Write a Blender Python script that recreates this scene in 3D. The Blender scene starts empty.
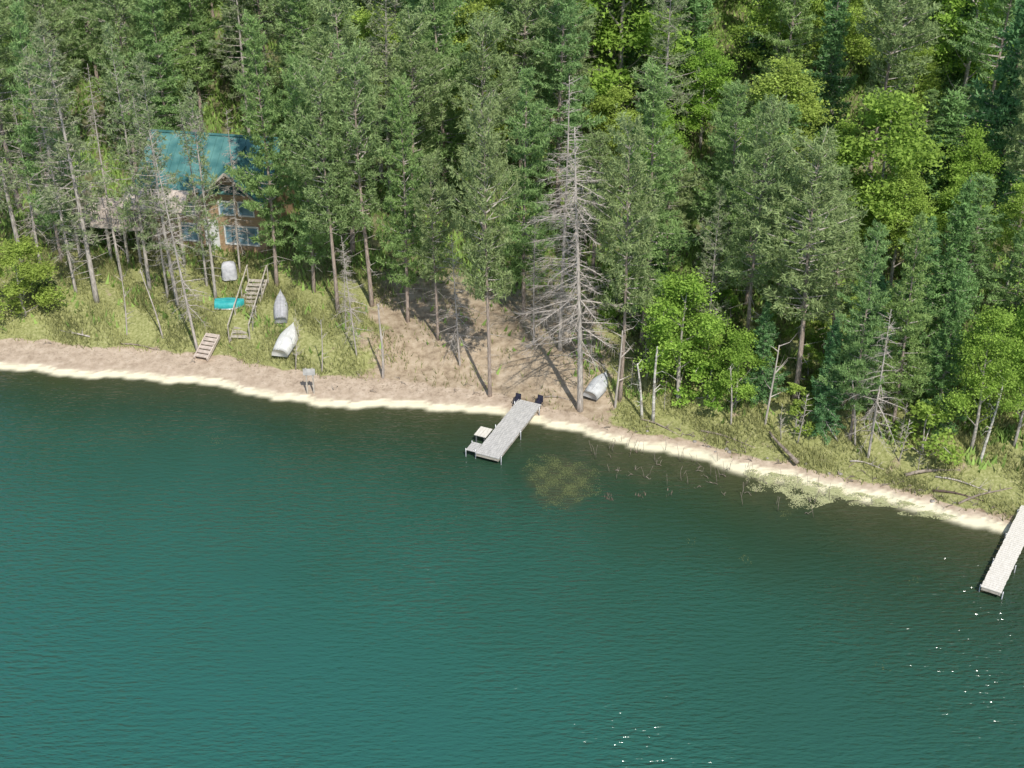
import bpy, math, random
import numpy as np
from mathutils import Vector, Matrix
random.seed(7)
C = bpy.context.scene.collection
R = math.radians
# ------------------------------------------------------------------ camera
HC, PITCH, F = 41.5, R(32), 1500.0
cp, sp = math.cos(PITCH), math.sin(PITCH)
def ray(px, py):
    a = (px-512)/F; b = (384-py)/F
    return (a, cp+sp*b, -sp+cp*b)
def at(px, py, z=0.0):
    d = ray(px, py); t = (z-HC)/d[2]
    return (d[0]*t, d[1]*t, z)
def proj(x, y, z):
    w = y*cp-(z-HC)*sp; u = y*sp+(z-HC)*cp
    return 512+F*x/w, 384-F*u/w
shore_px = [(0,364),(60,370),(100,373),(150,375),(200,379),(240,386),(275,394),(320,401),(360,402),(400,403),(440,404),(480,408),(530,416),(560,423),(600,434),(650,444),(700,453),(750,466),(800,477),(850,487),(900,499),(950,511),(1010,528),(1040,536)]
sw = [at(a, b) for a, b in shore_px]
SX = np.array([-1500,-200,-60]+[p[0] for p in sw]+[60,200,1500], float)
SY = np.array([150,88,72]+[p[1] for p in sw]+[45,25,0], float)
def shore(x): return np.interp(x, SX, SY)
def shpy(px): return float(np.interp(px, [a for a,_ in shore_px], [b for _,b in shore_px]))
def sstep(a, b, v):
    t = np.clip((v-a)/(b-a), 0, 1); return t*t*(3-2*t)
def dist(x, y):
    w = 0.12*np.sin(x*1.3)+0.08*np.sin(x*3.1+1)+0.06*np.sin(x*6.3+2)
    return (y-shore(x)+w)*0.95
def hgt(x, y):
    x = np.asarray(x, float); y = np.asarray(y, float)
    d = dist(x, y)
    dl = np.maximum(d, 0); dw = np.maximum(-d, 0)
    z = 0.10*dl + 0.75*sstep(2.0, 5.2, d) - 0.02*dl*sstep(2,5,d)
    z += 0.12*np.clip(d-22, 0, 220)
    n = 0.12*np.sin(x*0.9+y*0.4)+0.10*np.sin(x*0.35-y*0.8+1)+0.05*np.sin(x*2.1+y*1.7)
    z += n*sstep(2.5, 7, d) + 0.02*np.sin(x*4+y*2)*sstep(0.3, 1, d)
    z -= np.minimum(0.05+0.16*dw, 4)*(d < 0)
    return z
def hit(px, py):
    d = np.array(ray(px, py)); t = np.arange(40, 220, .05)
    x, y, z = d[0]*t, d[1]*t, HC+d[2]*t
    i = int(np.argmax(z <= hgt(x, y)))
    return Vector((x[i], y[i], float(hgt(x[i], y[i]))))
# ------------------------------------------------------------------ materials
def mat(name):
    m = bpy.data.materials.new(name); m.use_nodes = True
    nt = m.node_tree; nt.nodes.clear()
    return m, nt, nt.nodes, nt.links
def node(N, t, **kw):
    n = N.new(t)
    for k, v in kw.items(): setattr(n, k, v)
    return n
def ramp(N, stops):
    r = N.new('ShaderNodeValToRGB'); e = r.color_ramp.elements
    while len(e) < len(stops): e.new(0.5)
    for el, (p, c) in zip(e, stops): el.position = p; el.color = (*c, 1)
    return r
def mixc(N, L, fac, a, b, mode='MIX'):
    m = N.new('ShaderNodeMix'); m.data_type = 'RGBA'; m.blend_type = mode
    for i, v in ((0, fac), (6, a), (7, b)):
        if hasattr(v, 'links'): L.new(v, m.inputs[i])
        elif i == 0: m.inputs[0].default_value = v
        else: m.inputs[i].default_value = (*v, 1)
    return m.outputs[2]
def simple(name, c1, c2, scale=6, rough=0.7, bump=0.2, metallic=0, stretch=(1,1,1), spec=0.3):
    m, nt, N, L = mat(name)
    tc = N.new('ShaderNodeTexCoord'); mp = N.new('ShaderNodeMapping'); mp.inputs['Scale'].default_value = stretch
    L.new(tc.outputs['Object'], mp.inputs[0])
    no = N.new('ShaderNodeTexNoise'); no.inputs['Scale'].default_value = scale; no.inputs['Detail'].default_value = 4
    L.new(mp.outputs[0], no.inputs['Vector'])
    r = ramp(N, [(0.32, c1), (0.68, c2)]); L.new(no.outputs[0], r.inputs[0])
    b = N.new('ShaderNodeBsdfPrincipled'); b.inputs['Roughness'].default_value = rough; b.inputs['Metallic'].default_value = metallic
    b.inputs['Specular IOR Level'].default_value = spec
    if bump > .1:
        bp = N.new('ShaderNodeBump'); bp.inputs['Strength'].default_value = bump; bp.inputs['Distance'].default_value = 0.03
        L.new(no.outputs[0], bp.inputs['Height']); L.new(bp.outputs[0], b.inputs['Normal'])
    L.new(r.outputs[0], b.inputs['Base Color'])
    o = N.new('ShaderNodeOutputMaterial'); L.new(b.outputs[0], o.inputs[0])
    return m
def foliage(name, dark, light, alt, transl=0.4):
    m, nt, N, L = mat(name)
    a = node(N, 'ShaderNodeAttribute', attribute_name='tint')
    oi = N.new('ShaderNodeObjectInfo')
    r = ramp(N, [(0.0, dark), (1.0, light)]); L.new(a.outputs['Fac'], r.inputs[0])
    adark = tuple(v*.45 for v in alt)
    r2 = ramp(N, [(0.0, adark), (1.0, alt)]); L.new(a.outputs['Fac'], r2.inputs[0])
    c2 = mixc(N, L, oi.outputs['Random'], r.outputs[0], r2.outputs[0])
    d = N.new('ShaderNodeBsdfDiffuse')
    t = N.new('ShaderNodeBsdfTranslucent'); L.new(c2, d.inputs['Color']); L.new(c2, t.inputs[0])
    mx = N.new('ShaderNodeMixShader'); mx.inputs[0].default_value = transl
    L.new(d.outputs[0], mx.inputs[1]); L.new(t.outputs[0], mx.inputs[2])
    o = N.new('ShaderNodeOutputMaterial'); L.new(mx.outputs[0], o.inputs[0])
    return m
M = {}
M['white_pine'] = foliage('white pine needles', (0.15,0.26,0.10), (0.38,0.58,0.23), (0.42,0.59,0.20))
M['red_pine'] = foliage('red pine needles', (0.18,0.26,0.10), (0.42,0.56,0.24), (0.46,0.57,0.25))
M['spruce'] = foliage('spruce needles', (0.10,0.23,0.10), (0.28,0.50,0.21), (0.34,0.56,0.19))
M['sparse'] = foliage('thin pine needles', (0.20,0.27,0.12), (0.45,0.56,0.27), (0.44,0.50,0.28))
M['leaf'] = foliage('broad leaves', (0.17,0.32,0.05), (0.42,0.64,0.12), (0.52,0.66,0.15), 0.42)
M['grass'] = foliage('grass blades', (0.17,0.21,0.07), (0.46,0.48,0.20), (0.44,0.44,0.20), 0.3)
M['cover'] = foliage('undergrowth leaves', (0.13,0.24,0.06), (0.36,0.52,0.13), (0.36,0.52,0.14), 0.2)
M['weed'] = foliage('water weed', (0.07,0.10,0.04), (0.22,0.25,0.11), (0.21,0.24,0.10), 0.1)
M['algae'] = foliage('pale algae', (0.34,0.36,0.17), (0.56,0.56,0.32), (0.52,0.54,0.28), 0.1)
M['sprig'] = foliage('reddish sprigs', (0.16,0.11,0.08), (0.32,0.25,0.20), (0.30,0.24,0.19), 0.1)
M['bark'] = simple('pine bark', (0.20,0.155,0.13), (0.48,0.39,0.32), 5, 0.9, 0.6, stretch=(3,3,.6))
M['greybark'] = simple('grey bark', (0.25,0.22,0.19), (0.56,0.51,0.45), 5, 0.9, 0.5, stretch=(3,3,.6))
M['deadwood'] = simple('weathered dead wood', (0.30,0.265,0.23), (0.60,0.54,0.48), 4, 0.85, 0.3, stretch=(3,3,.6))
M['birchbark'] = simple('birch bark', (0.22,0.2,0.17), (0.72,0.69,0.62), 3, 0.7, 0.2, stretch=(1,1,2.5))
M['drift'] = simple('driftwood', (0.15,0.12,0.095), (0.38,0.32,0.26), 6, 0.9, 0.4)
M['dockwood'] = simple('weathered dock boards', (0.38,0.37,0.35), (0.60,0.58,0.54), 3, 0.8, 0.2, stretch=(1,8,1))
M['palewood'] = simple('pale dock boards', (0.62,0.58,0.50), (0.76,0.72,0.64), 3, 0.75, 0.12, stretch=(1,8,1))
M['wood'] = simple('weathered lumber', (0.34,0.30,0.24), (0.54,0.49,0.42), 5, 0.8, 0.2)
M['pinkwood'] = simple('bleached cedar', (0.46,0.38,0.32), (0.64,0.55,0.47), 5, 0.8, 0.2)
M['log'] = simple('tan log siding', (0.32,0.21,0.125), (0.48,0.34,0.21), 3, 0.6, 0.2, stretch=(1,1,6))
M['roof'] = simple('teal metal roof', (0.035,0.13,0.13), (0.11,0.26,0.24), 1.3, 0.5, 0.05, spec=0.4)
M['white'] = simple('white paint', (0.62,0.62,0.60), (0.76,0.76,0.74), 4, 0.5, 0.05)
M['glass'] = simple('window glass', (0.10,0.19,0.24), (0.22,0.36,0.43), 1.2, 0.08, 0.0, spec=0.8)
M['dark'] = simple('dark fabric', (0.012,0.013,0.025), (0.035,0.035,0.06), 8, 0.8, 0.1)
M['metal'] = simple('galvanised steel', (0.30,0.31,0.31), (0.5,0.5,0.5), 8, 0.4, 0.05, metallic=0.7)
M['alu'] = simple('pale boat hull', (0.46,0.47,0.48), (0.64,0.65,0.65), 3, 0.45, 0.05)
M['boatwhite'] = simple('aged white hull', (0.60,0.60,0.57), (0.76,0.76,0.73), 3, 0.45, 0.05)
M['turq'] = simple('turquoise hull', (0.02,0.28,0.29), (0.05,0.40,0.39), 3, 0.5, 0.05)
M['tarp'] = simple('grey tarp', (0.38,0.38,0.40), (0.58,0.58,0.59), 4, 0.6, 0.5)
M['stone'] = simple('shore stone', (0.20,0.18,0.16), (0.42,0.39,0.35), 5, 0.85, 0.5)
M['chimney'] = simple('chimney stone', (0.2,0.17,0.15), (0.4,0.35,0.3), 5, 0.85, 0.5)
M['darkwood'] = simple('wet dark log', (0.05,0.035,0.025), (0.14,0.10,0.08), 6, 0.7, 0.3)
# ------------------------------------------------------------------ mesh helpers
class MB:
    def __init__(s): s.v = []; s.f = []
    def box(s, c, size, rz=0.0, mtx=None):
        b = len(s.v); hx, hy, hz = size[0]/2, size[1]/2, size[2]/2
        m = Matrix.Translation(c) @ (mtx if mtx else Matrix.Rotation(rz, 4, 'Z'))
        for x, y, z in ((-hx,-hy,-hz),(hx,-hy,-hz),(hx,hy,-hz),(-hx,hy,-hz),(-hx,-hy,hz),(hx,-hy,hz),(hx,hy,hz),(-hx,hy,hz)):
            s.v.append(tuple(m @ Vector((x,y,z))))
        for q in ((0,3,2,1),(4,5,6,7),(0,1,5,4),(1,2,6,5),(2,3,7,6),(3,0,4,7)): s.f.append(tuple(b+i for i in q))
        return s
    def bar(s, a, b, w, h=None):
        a = Vector(a); b = Vector(b); d = b-a
        q = d.to_track_quat('X', 'Z').to_matrix().to_4x4()
        return s.box((a+b)/2, (d.length, w, h or w), mtx=q)
    def tube(s, pts, rad, n=6):
        pts = [Vector(p) for p in pts]; b = len(s.v); k = len(pts)
        for i, p in enumerate(pts):
            d = (pts[min(i+1,k-1)]-pts[max(i-1,0)]).normalized()
            a = d.cross(Vector((0,0,1)) if abs(d.z) < .9 else Vector((1,0,0))).normalized(); c = d.cross(a)
            for j in range(n):
                t = 2*math.pi*j/n; s.v.append(tuple(p+(a*math.cos(t)+c*math.sin(t))*rad[i]))
        for i in range(k-1):
            for j in range(n):
                j2 = (j+1) % n
                s.f.append((b+i*n+j, b+i*n+j2, b+(i+1)*n+j2, b+(i+1)*n+j))
        s.f.append(tuple(b+j for j in range(n))[::-1]); s.f.append(tuple(b+(k-1)*n+j for j in range(n)))
        return s
    def tri(s, a, b, c):
        n = len(s.v); s.v += [tuple(a), tuple(b), tuple(c)]; s.f.append((n, n+1, n+2)); return s
    def poly(s, pts):
        n = len(s.v); s.v += [tuple(p) for p in pts]; s.f.append(tuple(range(n, n+len(pts)))); return s
    def mesh(s, name, m, smooth=False):
        me = bpy.data.meshes.new(name); me.from_pydata(s.v, [], s.f); me.materials.append(m)
        if smooth: me.polygons.foreach_set('use_smooth', [True]*len(me.polygons))
        me.update(); return me
    def build(s, name, m, parent=None, smooth=False):
        o = bpy.data.objects.new(name, s.mesh(name, m, smooth)); C.objects.link(o)
        if parent: o.parent = parent
        return o
def tag(o, label=None, cat=None, group=None, kind=None):
    if label: o['label'] = label
    if cat: o['category'] = cat
    if group: o['group'] = group
    if kind: o['kind'] = kind
    return o
def empty(name, loc, rz=0.0, **k):
    o = bpy.data.objects.new(name, None); C.objects.link(o); o.location = loc; o.rotation_euler = (0,0,rz); o.empty_display_size = 0.3
    return tag(o, **k)
def trimesh(name, V, tint, m):
    n = len(V)
    me = bpy.data.meshes.new(name)
    me.from_pydata(V.reshape(-1,3).tolist(), [], np.arange(n*3).reshape(-1,3).tolist())
    a = me.attributes.new('tint', 'FLOAT', 'POINT'); a.data.foreach_set('value', np.repeat(np.clip(tint,0,1), 3).astype(np.float32))
    me.materials.append(m); return me
def nrm(a): return a/np.maximum(np.linalg.norm(a, axis=-1, keepdims=True), 1e-6)
def tufts(rng, Cn, out, n, L, W, up=0.3, spread=0.7, jit=0.08):
    m = len(Cn)
    c = np.repeat(Cn, n, 0)+rng.normal(0, jit, (m*n,3))
    o = np.repeat(out, n, 0)
    d = nrm(o*0.6+rng.normal(0, spread, (m*n,3))+np.array([0,0,up]))
    s = nrm(np.cross(d, rng.normal(0,1,(m*n,3))))*W
    ln = L*rng.uniform(.6,1.2,(m*n,1))
    V = np.stack([c-s, c+s, c+d*ln], 1)
    t = np.repeat(rng.uniform(0.15,0.75,m), n)+rng.normal(0,.16,m*n)+0.12*d[:,2]
    return V, t
# ------------------------------------------------------------------ trees
def conifer(kind, seed, H, **ov):
    rng = np.random.default_rng(seed); U = rng.uniform
    P = dict(
      white_pine=dict(cs=.18, rad=3.1, step=.72, e0=-4, e1=36, dens=10.5, n=6, L=.31, W=.05, skip=.12),
      red_pine=dict(cs=.38, rad=2.8, step=.56, e0=0, e1=45, dens=7.5, n=7, L=.32, W=.048, skip=.18),
      spruce=dict(cs=.06, rad=2.2, step=.42, e0=-18, e1=30, dens=11, n=6, L=.25, W=.052, skip=.04),
      sparse=dict(cs=.25, rad=2.5, step=.62, e0=-8, e1=35, dens=2.9, n=7, L=.30, W=.045, skip=.15),
      dead=dict(cs=.18, rad=2.3, step=.42, e0=-16, e1=25, dens=0, n=0, L=0, W=0, skip=.15))[kind]
    tw = ov.pop('tw', 1.0); P.update(ov)
    ph = U(0,6.28); amp = U(.05,.2)
    def tp(z): return np.array([amp*math.sin(z*.25+ph)-amp*math.sin(ph), amp*math.cos(z*.2+ph)-amp*math.cos(ph), z])
    r0 = 0.0085*H+0.02
    tr = MB(); zs = np.linspace(-0.4, H*(0.985), 13)
    tr.tube([tp(z) for z in zs], [max(r0*(1.25 if i == 0 else 1)*(1-max(z,0)/H)**.8, .016) for i, z in enumerate(zs)], 8)
    lb = MB(); Cs = []; Os = []; z = P['cs']*H
    low = 0.10*H
    if kind not in ('spruce','dead'):
        while low < P['cs']*H:
            for k in range(rng.integers(1,4)):
                a = U(0,6.28); l = U(.4,1.5)*(.5+low/(P['cs']*H)); p = tp(low); q = p+np.array([math.cos(a)*l, math.sin(a)*l, U(-.3,.1)*l])
                lb.tube([p, q], [.022,.007], 3)
            low += U(.3,.7)
    asym = U(0,6.28); bark_ = kind in ('dead','sparse')
    while z < H-.25:
        t = (z-P['cs']*H)/(H-P['cs']*H)
        if kind == 'spruce': pr = (1-t)**.85+.05
        elif kind == 'red_pine': pr = min(.55+2.0*t, 1.05)*max(1-t,0)**.5+.08
        elif kind == 'dead': pr = min(.6+2*t,1)*(1-t)**.6+.05
        else: pr = min(.6+1.7*t, 1)*(1-t)**.68+.09
        lobe = 1+.25*math.sin(z*1.1+ph)
        a0 = U(0,6.28); nb = int(U(4,7))
        for k in range(nb):
            if U() < P['skip']: continue
            a = a0+k*6.283/nb+U(-.3,.3)
            L = P['rad']*pr*lobe*U(.6,1.12)*(1+.2*math.cos(a-asym))
            if kind == 'dead' and U() < .4: L *= .4
            e = math.tan(R(P['e0']+(P['e1']-P['e0'])*t+U(-9,9)))
            dr = np.array([math.cos(a), math.sin(a), 0.0]); lat = np.array([-dr[1], dr[0], 0.0])
            p0 = tp(z+U(-.15,.15)); curve = .16 if kind != 'dead' else U(-.35,.1)
            f = lambda s: p0+dr*(L*s)+np.array([0,0,L*(e*s*.8+curve*s*s)])
            sag = U(-.1,.1)*L
            ss = [0,.35,.7,1]; q_ = .65 if bark_ else 1
            lb.tube([f(s)+lat*sag*s*s for s in ss], [(.016*L+.012)*q_, (.011*L+.01)*q_, (.007*L+.006)*q_, .004], 3)
            if bark_:
                for q in range(int((15 if kind == 'dead' else 7)*tw*L/1.6)+2):
                    s = U(.2,1); b = f(s)+lat*sag*s*s; sd = 1 if U() < .5 else -1
                    dd = dr*U(.2,.9)+lat*sd*U(.4,1)+np.array([0,0,U(-.8,.25)]); dd = dd/np.linalg.norm(dd)*min(L*U(.14,.4),.8)
                    w = np.array([0,0,.012]); lb.tri(b-w, b+w, b+dd); w = lat*.012; lb.tri(b-w, b+w, b+dd)
            if P['dens']:
                m = int(P['dens']*(L**1.25)*U(.75,1.25))+2
                if kind == 'red_pine':
                    s = rng.uniform(.45,1.02,m); lt = rng.normal(0,.13,m)*L+.1*rng.normal(0,1,m); zj = rng.normal(.08,.17,m)
                elif kind == 'spruce':
                    s = rng.uniform(.1,1.02,m); lt = rng.normal(0,.15,m)*L*(1.15-s); zj = rng.normal(-.05,.06,m)
                else:
                    s = rng.uniform(.25,1.03,m); lt = rng.normal(0,.17,m)*L*(1.25-s*.8); zj = rng.normal(.05,.05,m)
                s_ = s[:,None]
                c = p0+dr*(L*s_)+np.array([0,0,1.])*(L*(e*s_*.8+curve*s_*s_)+zj[:,None])+lat*(lt[:,None]+sag*s_*s_)
                Cs.append(c); Os.append(dr*.7+lat*np.sign(lt)[:,None]*.6)
        z += P['step']*U(.7,1.3)*(1-.35*t)
    if P['dens']:
        c = np.array([tp(H-.9+x) for x in np.linspace(0,.9,9)]); Cs.append(c); Os.append(np.tile([0,0,1.],(9,1)))
    crown = None
    if Cs:
        Cn = np.concatenate(Cs); On = np.concatenate(Os)
        V, t = tufts(rng, Cn, On, P['n'], P['L'], P['W'], jit=.07)
        crown = trimesh(kind+'_crown', V, t, M[kind])
    bark = M['bark'] if kind in ('white_pine','red_pine','spruce') else (M['greybark'] if kind == 'sparse' else M['deadwood'])
    return dict(H=H, parts=[('trunk', tr.mesh('trunk', bark, True)), ('limbs', lb.mesh('limbs', M['deadwood'] if bark_ else M['greybark']))]+([('crown', crown)] if crown else []))
def leafy(seed, H, rad, cs=.3, bark='greybark', nlobe=9, ncl=70, nl=110, leaf=.145):
    rng = np.random.default_rng(seed); U = rng.uniform
    tr = MB(); zs = np.linspace(-.3, H*.85, 8); ph = U(0,6)
    tp = lambda z: np.array([.15*math.sin(z*.5+ph)-.15*math.sin(ph), .12*math.sin(z*.4), z])
    tr.tube([tp(z) for z in zs], [max((.012*H+.02)*(1-max(z,0)/H), .012) for z in zs], 7)
    lb = MB(); cl = []; per = ncl//nlobe
    for i in range(nlobe):
        f = i/(nlobe-1); zc = H*(cs+.1+(1-cs-.18)*f); a = i*2.4+U(-.5,.5); rr = rad*U(.35,.85)*(1-.75*f**2)
        c0 = np.array([math.cos(a)*rr, math.sin(a)*rr, zc]); s0 = rad*U(.24,.46)*(1-.3*f)
        p = tp(max(zc-rr*1.1-.4, H*cs*.5)); lb.tube([p, (p+c0)/2+np.array([0,0,-.15*rr]), c0], [.025+.003*H,.018,.008], 4)
        for j in range(per):
            v = rng.normal(0,1,3); v = v/np.linalg.norm(v)*U(.3,1.3)**.7*s0; v[2] *= .8; cl.append(c0+v)
            if j % 3 == 0: lb.tube([c0, c0+v], [.012,.004], 3)
    cl = np.array(cl); ncl = len(cl)
    sz = rng.uniform(.05,.15,(ncl,1))*rad
    Cc = np.repeat(cl, nl, 0)+rng.normal(0,1,(ncl*nl,3))*np.repeat(sz, nl, 0)*np.array([1.2,1.2,.55])
    d = nrm(rng.normal(0,1,(len(Cc),3))*np.array([1,1,.6])); s = nrm(np.cross(d, np.array([0,0,1.])+rng.normal(0,.8,(len(Cc),3))))
    ln = leaf*rng.uniform(.6,1.2,(len(Cc),1))
    V = np.stack([Cc-s*ln*.5, Cc+s*ln*.5, Cc+d*ln*1.1], 1)
    t = np.repeat(rng.uniform(.1,.9,ncl), nl)+rng.normal(0,.2,len(Cc))
    return dict(H=H, parts=[('trunk', tr.mesh('trunk', M[bark], True)), ('limbs', lb.mesh('limbs', M[bark])), ('crown', trimesh('leafy_crown', V, t, M['leaf']))])
def snag(seed, H, bark, r=.11):
    rng = np.random.default_rng(seed); U = rng.uniform; tr = MB(); zs = np.linspace(-.2, H, 8); lb = MB()
    tp = lambda z: np.array([.08*math.sin(z*.9), .05*math.sin(z*1.3), z])
    tr.tube([tp(z) for z in zs], [r*(1-.55*max(z,0)/H) for z in zs], 7)
    for i in range(9):
        z = U(.25,1)*H; a = U(0,6.28); l = U(.2,.9); p = tp(z)
        lb.tube([p, p+np.array([math.cos(a)*l*.6, math.sin(a)*l*.6, U(0,.3)]), p+np.array([math.cos(a)*l, math.sin(a)*l, U(-.2,.7)])], [.025,.014,.004], 3)
    return dict(H=H, parts=[('trunk', tr.mesh('trunk', M[bark], True)), ('limbs', lb.mesh('limbs', M[bark]))])
def sapling(seed, H):
    rng = np.random.default_rng(seed); U = rng.uniform; tr = MB(); lb = MB(); zs = np.linspace(-.1, H, 7); ph = U(0,6)
    tp = lambda z: np.array([.1*math.sin(z*.8+ph)-.1*math.sin(ph), .1*math.sin(z*.7), z])
    tr.tube([tp(z) for z in zs], [.035*(1-.8*max(z,0)/H) for z in zs], 5)
    for i in range(26):
        z = U(.2,1)*H; a = U(0,6.28); l = U(.25,.7)*(1.2-z/H); p = tp(z); q = p+np.array([math.cos(a)*l, math.sin(a)*l, l*U(.2,.9)])
        lb.tube([p, q], [.014,.005], 3)
    return dict(H=H, parts=[('trunk', tr.mesh('trunk', M['greybark'], True)), ('twigs', lb.mesh('twigs', M['greybark']))])
PR = {
 'white_pine': [conifer('white_pine', s, h) for s, h in ((1,18),(2,19),(3,17),(4,20))],
 'red_pine': [conifer('red_pine', s, h) for s, h in ((11,18),(12,17),(13,19))],
 'spruce': [conifer('spruce', s, h) for s, h in ((21,12),(22,13),(23,9))],
 'sparse': [conifer('sparse', s, h) for s, h in ((31,17),(32,16),(33,18))],
 'dead': [conifer('dead', s, h) for s, h in ((41,16),(42,14),(43,9))]+[conifer('dead', 44, 16, rad=3.0, step=.34, cs=.2, skip=.1, e0=-24, e1=12, tw=1.4)],
 'leafy': [leafy(51,11,3.1,.2,nlobe=13,ncl=143,nl=110), leafy(52,13,3.2,.28,nlobe=15,ncl=150,nl=110), leafy(53,8,2.6,.1,nlobe=10,ncl=110)],
 'shrub': [leafy(61,2.6,1.4,.02,nlobe=5,ncl=25,nl=60,leaf=.14), leafy(62,2.0,1.5,.0,nlobe=5,ncl=25,nl=60,leaf=.13), leafy(63,3.2,1.2,.05,nlobe=5,ncl=25,nl=60,leaf=.14)],
 'birch': [snag(71,4,'birchbark'), snag(72,3.2,'birchbark')],
 'snag': [snag(73,4,'deadwood',.09), snag(74,3,'deadwood',.07)],
 'sapling': [sapling(81,3), sapling(82,2.4), sapling(83,3.6)],
}
NAME = dict(white_pine='white_pine', red_pine='red_pine', spruce='spruce_tree', sparse='thinning_pine', dead='dead_tree', leafy='leafy_tree', shrub='leafy_shrub', birch='birch_snag', snag='dead_snag', sapling='bare_sapling')
CAT = dict(white_pine='pine tree', red_pine='pine tree', spruce='spruce tree', sparse='pine tree', dead='dead tree', leafy='leafy tree', shrub='shrub', birch='birch', snag='dead trunk', sapling='sapling')
placed = []
rnd = random.Random(3)
def tree(kind, P, h, label, group=None, lean=(0,0), wide=1.0, var=None):
    pr = PR[kind][rnd.randrange(min(len(PR[kind]), 3 if kind == 'dead' else 9)) if var is None else var]
    s = h/pr['H']; o = empty(NAME[kind], (P[0],P[1],P[2]-.05), label=label, cat=CAT[kind], group=group)
    o.rotation_euler = (lean[1], lean[0], rnd.uniform(0,6.28)) if lean == (0,0) else (lean[1], lean[0], rnd.choice((0,.4,-.4)))
    w = s*wide*rnd.uniform(.93,1.1); o.scale = (w, w, s)
    for n, me in pr['parts']:
        c = bpy.data.objects.new(n, me); C.objects.link(c); c.parent = o
    placed.append((P[0], P[1], kind)); return o
def solve_h(P, ty):
    lo, hi = .5, 40
    for i in range(30):
        m = (lo+hi)/2
        if proj(P[0], P[1], P[2]+m)[1] > ty: lo = m
        else: hi = m
    return lo
def front(kind, px, by, ty, label, lean=(0,0), wide=1.0, var=None, group=None):
    P = hit(px, by)
    return tree(kind, P, solve_h(P, ty), label, group, lean, wide, var)
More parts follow.
